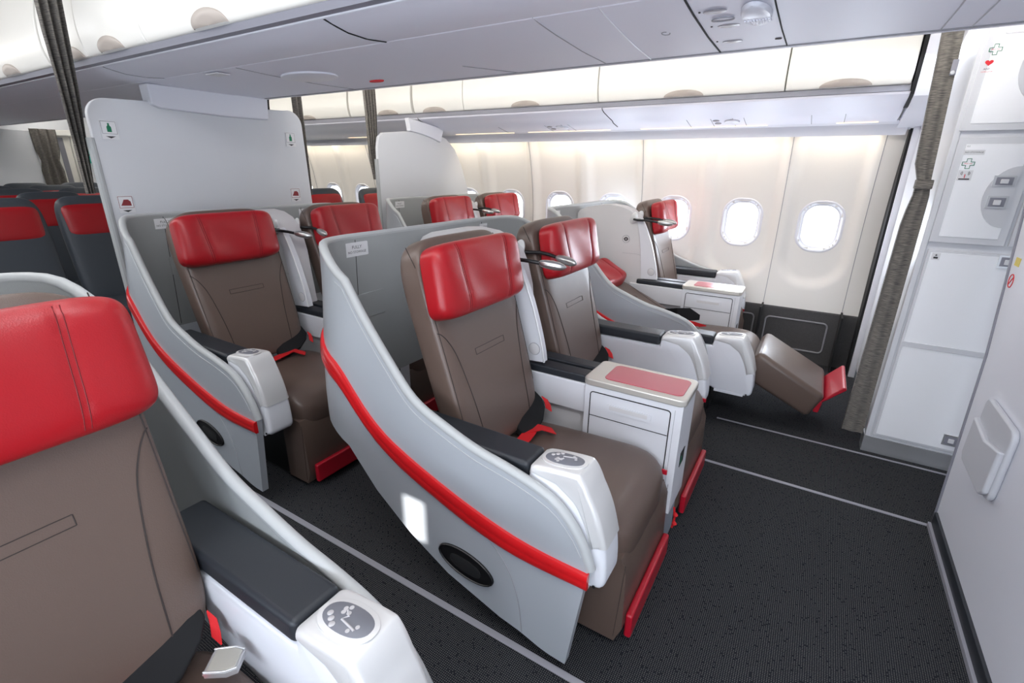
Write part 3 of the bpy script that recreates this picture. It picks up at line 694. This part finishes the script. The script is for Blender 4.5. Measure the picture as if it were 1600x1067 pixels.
def build_shell(loc, label, drop=0):
    def dz(y, x): return -drop*sstep(.5, .68, y)*sstep(-1.24, -1.02, x)*(1-sstep(-.85, -.45, x)) if drop else 0
    t = thing('seat_shell', label, 'seat shell', (loc[0]-1.2, loc[1], 0), 'grey seat shells'); org = (-1.2, 0, 0)
    O = shell_path(0); I = shell_path(.028); nv = 12
    def zt(p): return (interp(ZT, p[2]) if p[2] > -1.3199 else 1.152)+dz(p[1], p[2])
    def zb(p): return interp(ZB, p[2]) if p[2] > -1.3199 else .55
    b = MB(); cols_o = []; cols_i = []
    def shear(p, z): return p[0]-max(0, (.44-z))*.13*(1 if p[2] > -.42 else max(0, 1-(-.42-p[2])/.12))
    for p, q in zip(O, I):
        z0, z1 = zb(p), zt(p)
        lean = .0
        cols_o.append([(shear(p, z0+(z1-z0)*k/nv), p[1], z0+(z1-z0)*k/nv) for k in range(nv+1)])
        cols_i.append([(shear(q, z0+(z1-z0)*k/nv), q[1], z0+(z1-z0)*k/nv) for k in range(nv+1)])
    def lean(v): k = .045*sstep(.6, 1.15, v[2]); return (v[0], v[1]*(1-k/.73), v[2])
    cols_o = [[lean(v) for v in c] for c in cols_o]; cols_i = [[lean(v) for v in c] for c in cols_i]
    n = len(O); vs = [v for c in cols_o for v in c]+[v for c in cols_i for v in c]; N = n*(nv+1)
    fo = [(i*(nv+1)+k, i*(nv+1)+k+1, (i+1)*(nv+1)+k+1, (i+1)*(nv+1)+k) for i in range(n-1) for k in range(nv)]
    fi = [tuple(N+a for a in f[::-1]) for f in fo]
    edge = [(i*(nv+1)+k, (i+1)*(nv+1)+k, N+(i+1)*(nv+1)+k, N+i*(nv+1)+k) for i in range(n-1) for k in (0, nv)]
    ends = [(i*(nv+1)+k, i*(nv+1)+k+1, N+i*(nv+1)+k+1, N+i*(nv+1)+k) for i in (0, n-1) for k in range(nv)]
    b.add(vs, fo+edge+ends, 'shell'); k0 = len(b.v); i_in = b.m('shell_in')
    for f in fi: b.f.append(f); b.mi.append(i_in)
    # groove arcs on the outside of both side panels
    arc = smooth_tab([(.425, -.735), (.38, -.655), (.30, -.583), (.20, -.545), (.085, -.530)][::-1])
    for sg in (1, -1):
        b.tube([(x, sg*.7302, z) for z, x in arc], .0018, 'seamgrey', 5)
        b.tube([lean((p[0], sg*abs(p[1])*1.001, interp(ZT, p[2])-.026+dz(sg*abs(p[1]), p[2]))) for p in O[1:38]], .0014, 'rim', 5)
        b.tube([lean((-1.4718, sg*.44, .56)), lean((-1.4718, sg*.44, .9)), lean((-1.4718, sg*.44, 1.14))], .0015, 'seam', 4)
    sh = b.obj('shell_body', t, org, smooth=40)
    # rim
    b = MB(); b.tube([lean((shear(p, zt(p))*.5+q[0]*.5, (p[1]+q[1])/2, zt(p)-.004)) for p, q in zip(O, I)], .0148, 'rim', 10); b.obj('rim', t, org, smooth=60)
    for sg in (1, -1):
        b = MB(); R = []
        path = [p for p in O[:len(O)//2] if p[1] > .50]
        for i, p in enumerate(path):
            zc = interp(BAND, p[2]) if p[0] > -1.25 else interp(BAND, -1.25)+(-1.25-p[0])*.35
            hh = .026+.008*sstep(-.34, -.7, p[2]) if p[2] > -1 else .033
            k = min(i+1, len(path)-1); j = max(i-1, 0); tx, ty = path[k][0]-path[j][0], path[k][1]-path[j][1]; L = math.hypot(tx, ty); nx_, ny_ = -ty/L, tx/L
            if ny_*p[1]+nx_*(p[0]+1.0) < 0: nx_, ny_ = -nx_, -ny_
            x0 = p[0]
            sec = [(-.004, -hh), (.008, -hh*.95), (.0115, -hh*.7), (.0125, -.003), (.0116, 0), (.0125, .003), (.0115, hh*.7), (.008, hh*.95), (-.004, hh)]
            R.append([lean((x0+nx_*d, sg*(p[1]+ny_*d), zc+z)) for d, z in sec])
        b.rings(R, 'band'); b.obj('red_band', t, org, smooth=50)
        # recessed oval pull on the outside
        b = MB(); c0 = Vector((-.735, sg*.731, .238)); A = Vector((.105, 0, -.014)); Bv = Vector((0, 0, .050))
        if sg > 0: A = -A
        b.disc(c0, A, Bv, .004, 'black', n=36); Nn = A.cross(Bv).normalized()
        b.disc(c0+Nn*.004-Vector((0, 0, .004)), A*.55, Bv*.5, .003, 'belt', n=30, e=2.8)
        b.tube([c0+Nn*.005+A*.97*math.cos(a/24*math.tau)+Bv*.97*math.sin(a/24*math.tau) for a in range(25)], .003, 'black', 6)
        b.obj('pull_recess', t, org, smooth=40)
    for y in (-.41, .45):
        b = MB(); b.prism(rrect(y, 1.105, .055, .026, .004, 3), -1.473, -1.470, 'label', 'x'); pl = b.obj('placard', t, org)
        b = MB(); b.text('FULLY', (-1.4695, y, 1.113), (0, 1, 0), (0, 0, 1), .017, 'ink'); b.text('NO STOWAGE', (-1.4695, y, 1.095), (0, 1, 0), (0, 0, 1), .013, 'ink'); b.obj('lettering', pl, org, recalc=False, smooth=180)
    b = MB(); b.prism(rrect(-.36, .88, .07, .05, .008, 3), -1.473, -1.4685, 'shell_in', 'x'); b.obj('service_flap', t, org, bevel=.0015, seg=2)
    return t
# ------------------------------------------------------------------ centre console
def build_console(loc, label):
    t = thing('centre_console', label, 'console', (loc[0]-.6, loc[1], 0), 'consoles between paired seats'); org = (-.6, 0, 0)
    D = [(-1.468, .5), (-1.468, 1.095), (-1.45, 1.118), (-1.40, 1.140), (-1.30, 1.160), (-1.22, 1.166), (-1.13, 1.156), (-1.06, 1.130), (-1.015, 1.09), (-.99, 1.04), (-.965, .95), (-.95, .80), (-.935, .66), (-.93, .55), (-1.0, .5)]
    b = MB(); b.prism(D, -.062, .062, 'divider'); b.tube([(-.96, -.0625, .83), (-.985, -.0625, .835), (-1.1, -.0625, .835)], .0012, 'seamgrey', 4)
    dv = b.obj('divider', t, org, bevel=.012, seg=3, smooth=50)
    b = MB(); c0 = Vector((-1.08, -.0625, .935)); ci = lambda r: [c0+Vector((r*math.cos(a/20*math.tau), 0, r*math.sin(a/20*math.tau))) for a in range(21)]
    b.tube(ci(.026), .0016, 'seamgrey', 5); b.tube(ci(.011), .003, 'seam', 6); b.tube([c0-Vector((.018, 0, 0)), c0+Vector((.018, 0, 0))], .002, 'seam', 5); b.obj('coat_hook', dv, org, smooth=50)
    F = [(-1.01, 1.075), (-.985, 1.085), (-.962, 1.06), (-.93, 1.0), (-.895, .92), (-.862, .82), (-.835, .72), (-.828, .672), (-.94, .665), (-.955, .80), (-.975, .95)]
    for sg in (1, -1):
        if sg < 0:
            Ff = smooth_tab([(-1.01, 1.082), (-.985, 1.083), (-.958, 1.055), (-.93, 1.0), (-.895, .92), (-.862, .82), (-.838, .73), (-.828, .672)])
            b = MB(); b.prism(Ff+[(-.94, .665), (-.955, .80), (-.975, .95)], -.078, -.045, 'console'); lf = b.obj('side_leaf', dv, org, smooth=40, bevel=.004)
            b = MB(); b.tube([(x+.001, -.0765, z) for x, z in Ff], .0042, 'silver', 8); b.obj('silver_edge', lf, org, smooth=60)
        b = MB(); A = Vector((.024, 0, 0)); Bv = Vector((0, 0, .024)); c0 = Vector((-.872 if sg < 0 else -.985, -.078 if sg < 0 else .0625, .722))
        if sg > 0: A = -A
        b.disc(c0, A, Bv, .002, 'divider', n=24); b.tube([c0+A*math.cos(a/20*math.tau)+Bv*math.sin(a/20*math.tau) for a in range(21)], .0020, 'seamgrey', 5); b.obj('round_button', dv, org, smooth=50)
        # reading lamp: oval base, flexible arm, silver head
        b = MB(); c0 = Vector((-1.035, sg*.063, 1.085)); A = Vector((.022, 0, -.008)); Bv = Vector((.014, 0, .040))
        if sg > 0: A = -A
        b.disc(c0, A, Bv, .006, 'silver', n=26); lb_ = b.obj('reading_lamp', dv, org, smooth=50)
        b = MB(); b.tube([(-1.035, sg*.066, 1.075), (-1.0, sg*.085, 1.072), (-.95, sg*.095, 1.075), (-.90, sg*.085, 1.072), (-.855, sg*.07, 1.065)], .0075, 'black', 8); b.obj('lamp_arm', lb_, org, smooth=50)
        b = MB(); H0 = Vector((-.865, sg*.072, 1.067)); H1 = Vector((-.765, sg*.045, 1.055)); pts = [H0+(H1-H0)*q for q in (0, .08, .25, .5, .75, .92, 1)]
        b.tube(pts, [.008, .013, .0165, .018, .016, .010, .003], 'lamphead', 12); b.obj('lamp_head', lb_, org, smooth=60)
        b = MB()   # inner armrest pad
        b.box(-.97, -.632, min(sg*.012, sg*.082), max(sg*.012, sg*.082), .628, .660, 'pad'); b.obj('armrest_pad', t, org, bevel=.008)
        b = MB(); yy = sg*.101
        Pd = rrect(-.462, .485, .150, .128, .012, 4)
        b.tube([(x, yy, z) for x, z in Pd+[Pd[0]]], .0020, 'darkgap', 5); b.tube([(-.61, yy, .515), (-.315, yy, .515)], .0014, 'darkgap', 5)
        b.obj('drawer_joint', t, org)
        b = MB(); b.prism(rrect(-.462, .562, .085, .016, .008, 4), min(sg*.0985, sg*.1035), max(sg*.0985, sg*.1035), 'console'); b.prism(rrect(-.462, .565, .072, .008, .004, 4), min(sg*.1034, sg*.104), max(sg*.1034, sg*.104), 'divider'); b.obj('drawer_pull', t, org, bevel=.002, seg=2)
    b = MB(); b.box(-1.02, -.62, -.085, .085, .505, .628, 'console'); b.obj('armrest_beam', t, org, bevel=.006)
    b = MB(); b.box(-1.0, -.60, -.06, .06, .2, .51, 'divider'); b.obj('lower_panel', t, org, bevel=.01)
    b = MB(); b.box(-.635, -.272, -.100, .100, .195, .640, 'console'); b.tube([(-.298, -.1005, .62), (-.298, -.1005, .2)], .0010, 'seamgrey', 4)
    b.obj('cabinet', t, org, bevel=.014, seg=4)
    b = MB(); b.box(-.60, -.285, -.088, .088, 0, .20, 'basegrey'); b.obj('base', t, org, bevel=.008)
    b = MB(); b.prism(rrect(-.454, 0, .190, .106, .025, 5), .636, .664, 'tray', 'z'); b.obj('tray_top', t, org, bevel=.007, seg=3); tt = t.children[-1]
    b = MB(); b.prism(rrect(-.43, 0, .145, .076, .022, 5), .6635, .6665, 'pink', 'z'); b.obj('tray_inlay', tt, org, bevel=.001, seg=2)
    b = MB(); b.box(-.2725, -.2705, -.03, .03, .36, .42, 'black'); b.box(-.2708, -.270, -.02, -.005, .37, .40, 'green'); b.obj('socket_panel', t, org)
    b = MB(); b.tube([(-.262, -.055, .20), (-.256, -.05, .15), (-.262, -.045, .10)], .004, 'redbelt', 6)
    for q in (.165, .125): b.tube([(-.256, -.05, q+.01), (-.254, -.05, q), (-.256, -.05, q-.01)], [.004, .010, .004], 'redbelt', 8)
    b.obj('pull_cord', t, org, smooth=50)
    return t

DX = -1.465
UL = (-.10, -.255); UR = (-.07, 3.48)
build_shell((0, YC), 'large grey shell with red band around the front middle seat pair', drop=.085)
c1 = build_shell((UL[0], UL[1]), 'grey shell behind and beside the nearest seat at lower left')
sh2 = dup(c1, (DX-1.2, YC, 0), 'grey shell with red band around the second-row middle pair, against the bulkhead')
shr = dup(c1, (UR[0]-1.2, UR[1], 0), 'grey shell with red band around the reclined seat pair by the windows')
shr2 = dup(c1, (DX+UR[0]-1.2, UR[1], 0), 'grey shell around the second-row window pair, in front of the cream bulkhead')
k1 = build_console((0, YC), 'white console with pink-topped tray between the front middle seats')
dup(k1, (DX-.6, YC, 0), 'console and divider between the second-row middle seats')
dup(k1, (UR[0]-.6, UR[1], 0), 'white console between the reclined seat and the front window seat')
dup(k1, (DX+UR[0]-.6, UR[1], 0), 'console between the second-row window-side seats, reading lamps up')
dup(k1, (UL[0]-.6, UL[1], 0), 'console at the inner side of the nearest lower-left seat')
sL = build_seat(-1, loc=(0, YC), hoff=-.045, label='brown seat with red headrest in the front middle shell, left of the console')
sR = build_seat(1, loc=(0, YC), hoff=0, label='brown seat with red headrest, right of the front pink-topped console')
dup(sL, (DX-.6, YC-.34, 0), 'brown seat with red headrest in the second-row middle shell, left one of the pair')
dup(sR, (DX-.6, YC+.34, 0), 'second-row middle seat, right one, mostly hidden behind the front shell')
dup(sR, (UR[0]-.6, UR[1]+.34, 0), 'upright seat right beside the cabin windows in the front row')
dup(sL, (DX+UR[0]-.6, UR[1]-.34, 0), 'second-row right aisle seat, red headrest showing above the front grey shell')
dup(sR, (DX+UR[0]-.6, UR[1]+.34, 0), 'second-row seat right beside the window, red headrest before the bright window')
rec = build_seat(-1, loc=UR, mode='flat', armx=.235, armz=-.125, label='seat reclined flat with raised leg rest and pink-red foot board near the galley curtain')
near = build_seat(1, loc=UL, hoff=.035, label='very large red and brown seat at the lower left corner, nearest of all')
# open belt buckle on the nearest seat
bx = Vector((-.80, .278, .505)); R_ = Matrix.Rotation(math.radians(38), 4, 'Z')
def bk(p): v = R_ @ Vector(p); return tuple(bx+v)
b = MB(); Pb = [(-.028, -.024), (.012, -.026), (.030, -.019), (.030, .019), (.012, .026), (-.028, .024)]
b.rings([[bk((x, y, z)) for x, y in Pb] for z in (0, .013)], 'chrome')
b.rings([[bk((x*.84+.001, y*.88, z)) for x, y in Pb] for z in (.013, .0165)], 'buckle')
for sg in (1, -1): b.tube([bk((x, y*sg, .0155)) for x, y in ((-.028, .023), (.0, .0245), (.012, .025), (.022, .021), (.030, .0185))], .0022, 'chrome', 6)
b.tube([bk((-.029, y, .006)) for y in (-.022, 0, .022)], .003, 'chrome', 6)
o = b.obj('seatbelt_buckle', bevel=.002, seg=2); o.parent = None
o.parent = near; o.matrix_parent_inverse = Matrix.Translation(-Vector(near.location)); o.name = 'belt_buckle'; o['label'] = 'silver buckle with chrome edge'

# ------------------------------------------------------------------ galley at right
t = thing('galley_cabinet', 'tall white galley cabinet with latched doors beside the grey curtain', 'cabinet', (.9, 2.91, 0)); org = tuple(t.location)
GX = .425
b = MB(); b.box(GX, 1.7, 2.915, 4.12, .085, 2.3, 'galleyf'); b.box(GX-.004, GX+.02, 2.905, 2.94, 0.09, 2.3, 'galleyf'); b.obj('carcass', t, org, bevel=.004, seg=2)
b = MB(); b.box(GX-.006, 1.7, 2.908, 3.0, 0, .088, 'chrome'); b.obj('kick_plate', t, org)
def gdoor(x0, x1, z0, z1, name='door', fr=.028, cut=None):
    b = MB(); b.box(x0, x1, 2.902, 2.915, z0, z1, 'galleyf'); o = b.obj(name, t, org, bevel=.003, seg=2)
    b = MB(); b.box(x0+fr, x1-fr, 2.8995, 2.903, z0+fr, z1-fr, 'galleyw'); b.obj('door_panel', o, org, bevel=.001, seg=1); return o
d1 = gdoor(.437, .90, 1.572, 2.25); d2 = gdoor(.445, .70, 1.108, 1.548); d3 = gdoor(.452, .80, .105, 1.075, fr=.012); d4 = gdoor(.712, 1.2, 1.108, 1.548); d5 = gdoor(.82, 1.3, .105, 1.075, fr=.012)
b = MB(); b.box(.455, .797, 2.896, 2.90, .606, .632, 'galleyf'); b.obj('door_rail', d3, org, bevel=.002, seg=2)
def latch(par, x, z, wd=.032, h=.028, knob=True):
    b = MB(); b.box(x-wd, x+wd, 2.894, 2.8995, z-h, z+h, 'chrome'); b.box(x-wd*.75, x+wd*.75, 2.8935, 2.8942, z-h*.7, z+h*.7, 'lip'); o = b.obj('latch', par, org, bevel=.003, seg=2)
    b = MB(); b.box(x-wd*.35, x+wd*.35, 2.889, 2.894, z-h*.45, z+h*.35, 'label'); b.obj('latch_button', o, org, bevel=.002, seg=2)
latch(d3, .727, 1.045); latch(d3, .752, .170)
b = MB(); c0 = Vector((.672, 2.899, 1.31)); P = [(c0.x+.095*math.cos(a), c0.z+.125*math.sin(a)) for a in [math.radians(90+9*i) for i in range(21)]]
b.prism(P, 2.8965, 2.8995, 'galleyf'); b.obj('latch_plate', d2, org)
latch(d2, .63, 1.375, .036, .022); latch(d2, .628, 1.29, .034, .026)
b = MB(); c0 = Vector((.66, 2.899, 1.80)); P = [(c0.x+.095*math.cos(a), c0.z+.13*math.sin(a)) for a in [math.radians(90+9*i) for i in range(21)]]
b.prism(P, 2.8965, 2.8995, 'galleyf'); b.obj('latch_plate', d1, org); latch(d1, .62, 1.80, .03, .03)
def cross(b, x, z, r, y=2.898):
    P = [(-r, -r*.35), (-r*.35, -r*.35), (-r*.35, -r), (r*.35, -r), (r*.35, -r*.35), (r, -r*.35), (r, r*.35), (r*.35, r*.35), (r*.35, r), (-r*.35, r), (-r*.35, r*.35), (-r, r*.35)]
    P = [(x+p[0], z+p[1]) for p in P]; b.tube([(p[0], y, p[1]) for p in P+[P[0]]], .0014, 'green', 4)
def plate(b, x0, x1, z0, z1, mt='label'): b.box(x0, x1, 2.8978, 2.8992, z0, z1, mt)
b = MB(); cross(b, .474, 1.872, .019); b.text('FIRST AID', (.474, 2.8975, 1.872), (1, 0, 0), (0, 0, 1), .006, 'redink')
H = [(.466+.013*(16*math.sin(a)**3)/16, 1.826+.012*(13*math.cos(a)-5*math.cos(2*a)-2*math.cos(3*a)-math.cos(4*a))/16) for a in [math.tau*i/24 for i in range(24)]]
b.prism(H, 2.8975, 2.8985, 'redink'); b.text('AED', (.463, 2.8975, 1.803), (1, 0, 0), (0, 0, 1), .010, 'ink'); b.text('DEFIBRILLATOR', (.466, 2.8975, 1.793), (1, 0, 0), (0, 0, 1), .005, 'redink')
b.text('NO STOWAGE', (.52, 2.8975, 1.925), (1, 0, 0), (0, 0, 1), .009, 'seamgrey'); b.obj('door_markings', d1, org, recalc=False)
b = MB(); plate(b, .472, .54, 1.478, 1.498); b.text('NO STOWAGE', (.506, 2.8972, 1.488), (1, 0, 0), (0, 0, 1), .009, 'ink'); b.text('G2', (.482, 2.8972, 1.512), (1, 0, 0), (0, 0, 1), .009, 'seamgrey')
cross(b, .498, 1.443, .020); b.text('FIRST AID', (.498, 2.8975, 1.443), (1, 0, 0), (0, 0, 1), .006, 'redink'); plate(b, .474, .522, 1.375, 1.417)
b.tube([(.498, 2.8972, 1.385), (.498, 2.8972, 1.400)], .0016, 'redink', 5)
for q in (-1, 1):
    for r in (.005, .009): b.tube([(.498+q*(.006+r*math.cos(a)), 2.8972, 1.404+r*.9*math.sin(a)) for a in [-1.1, -.5, 0, .5, 1.1]], .0008, 'ink', 4)
b.box(.480, .516, 2.8968, 2.8975, 1.378, 1.383, 'ink'); b.obj('door_markings', d2, org, recalc=False)
b = MB(); plate(b, .470, .500, 1.030, 1.062); b.box(.477, .493, 2.8968, 2.8975, 1.036, 1.044, 'ink'); b.tube([(.485, 2.8972, 1.047), (.485, 2.8972, 1.056)], .0016, 'ink', 4); b.tube([(.480, 2.8972, 1.051), (.490, 2.8972, 1.051)], .0010, 'ink', 4); b.obj('door_markings', d3, org)
# narrow side panel pocket on the galley's aft wall
b = MB(); b.prism(rrect(3.62, .66, .10, .15, .03, 5), GX-.022, GX-.002, 'pocket', 'x'); pk = b.obj('literature_pocket', t, org, bevel=.006)
b = MB(); b.box(GX-.004, GX-.002, 3.52, 3.55, 1.02, 1.04, 'yellow'); b.obj('yellow_mark', t, org)
b = MB(); b.box(.378, .392, 4.08, 4.30, 0, 1.75, 'darkgap'); struct(b.obj('trim_13'))
b = MB(); b.box(.392, .43, 4.05, 4.30, 0, 1.75, 'trim'); struct(b.obj('trim_14'))
# stowed curtain against the galley
b = MB()
def gcurt():
    R = []
    for k in range(29):
        tt_ = k/28; z = 1.985+(.085-1.985)*tt_
        xa = interp([(.085, .318), (.6, .325), (1.2, .330), (1.30, .345), (1.36, .352), (1.42, .325), (1.985, .292)], z)
        xb_ = interp([(.085, .412), (1.30, .405), (1.36, .395), (1.42, .392), (1.985, .362)], z)
        row = []; n = 40
        for i in range(n+1):
            u = i/n; row.append((xa+(xb_-xa)*u, 2.93+.0045*math.sin(u*math.tau*1.6+.3*math.sin(z*4)), z))
        back = [(p[0], 2.965, p[2]) for p in row[::-1]]; R.append(row+back)
    return R
b.rings(gcurt(), 'curtain'); cu = b.obj('curtain', smooth=60); tag(cu, 'full-height grey woven curtain stowed against the white galley', 'curtain', None)
b = MB(); b.box(.342, .405, 2.917, 2.970, 1.335, 1.375, 'curtain'); b.obj('tie_band', cu, (0, 0, 0), bevel=.004)
b = MB(); b.box(.352, .372, 2.913, 2.921, 1.79, 1.85, 'lip'); b.disc((.360, 2.913, 1.80), (.008, 0, 0), (0, 0, .008), .008, 'chrome', n=12); b.obj('snap_strap', cu, (0, 0, 0), bevel=.002, seg=2)

# ------------------------------------------------------------------ front partition
t = thing('partition_wall', 'white partition panel at the right edge with a literature pocket', 'partition', (.66, 1.9, 0)); org = tuple(t.location)
b = MB(); b.prism([(.7, .0), (2.352, .0), (2.44, .743), (2.60, 1.30), (2.76, 1.80), (2.76, 2.2), (.7, 2.2)], .648, .70, 'part', 'x'); b.obj('panel', t, org, bevel=.006)
b = MB(); b.prism([(2.352, 0), (2.44, .743), (2.60, 1.30), (2.76, 1.80), (2.772, 1.80), (2.612, 1.30), (2.452, .743), (2.364, 0)], .643, .705, 'lip', 'x'); b.obj('edge_trim', t, org, bevel=.003)
b = MB(); b.box(.638, .650, .7, 2.345, 0.0, .075, 'pad'); b.box(.628, .640, .7, 2.345, 0, .022, 'track'); b.obj('base_trim', t, org, bevel=.002)
b = MB(); b.prism(rrect(2.065, .53, .155, .130, .035, 6), .628, .648, 'pocket', 'x'); pk = b.obj('literature_pocket', t, org, bevel=.008)
b = MB(); b.prism([(2.215, .575), (2.06, .555), (1.915, .585), (1.918, .43), (1.95, .405), (2.19, .405), (2.214, .43)], .612, .632, 'pocket', 'x'); b.obj('pocket_front', pk, org, bevel=.008)
b = MB(); c0 = Vector((.6475, 2.475, 1.03)); b.tube([c0+Vector((0, .024*math.cos(a/20*math.tau), .024*math.sin(a/20*math.tau))) for a in range(21)], .002, 'redink', 5); b.tube([c0+Vector((0, .017, -.017)), c0+Vector((0, -.017, .017))], .002, 'redink', 5); b.box(.6465, .648, 2.45, 2.50, 1.085, 1.115, 'yellow'); b.obj('sign', t, org)
# forward closing wall, roof seal and left wall end with sun slot
b = MB(); b.box(XB, 2.6, -1.3, 4.6, 2.5, 2.56, 'darkgap'); struct(b.obj('ceiling_sun_seal'))  # unseen slab added over the cabin to keep stray sun out
b = MB(); b.box(XB, 2.6, -1.3, -1.0, 1.76, 2.5, 'darkgap'); struct(b.obj('wall_left_upper'))
b = MB(); b.box(XB, 2.6, 4.36, 4.6, 1.76, 2.5, 'darkgap'); struct(b.obj('wall_right_upper'))
b = MB(); b.box(2.4, 2.46, -1.2, 4.5, 0, 2.56, 'part'); struct(b.obj('wall_front'))
b = MB(); b.box(.36, .40, -1.2, -.955, 0, 2.3, 'trim'); b.box(.38, 1.33, -.965, -.955, 0, 2.3, 'trim'); b.box(1.46, 2.4, -.965, -.955, 0, 2.3, 'part'); b.box(1.33, 1.365, -.965, -.955, .9, 1.06, 'part'); b.box(1.33, 1.46, -.965, -.955, 0, .90, 'part'); b.box(1.33, 1.46, -.965, -.955, 1.06, 2.3, 'part'); struct(b.obj('wall_left_slotted')).name = 'wall_left_sun_slot'  # unseen wall, opening shaped to throw the sun patch on the front shell
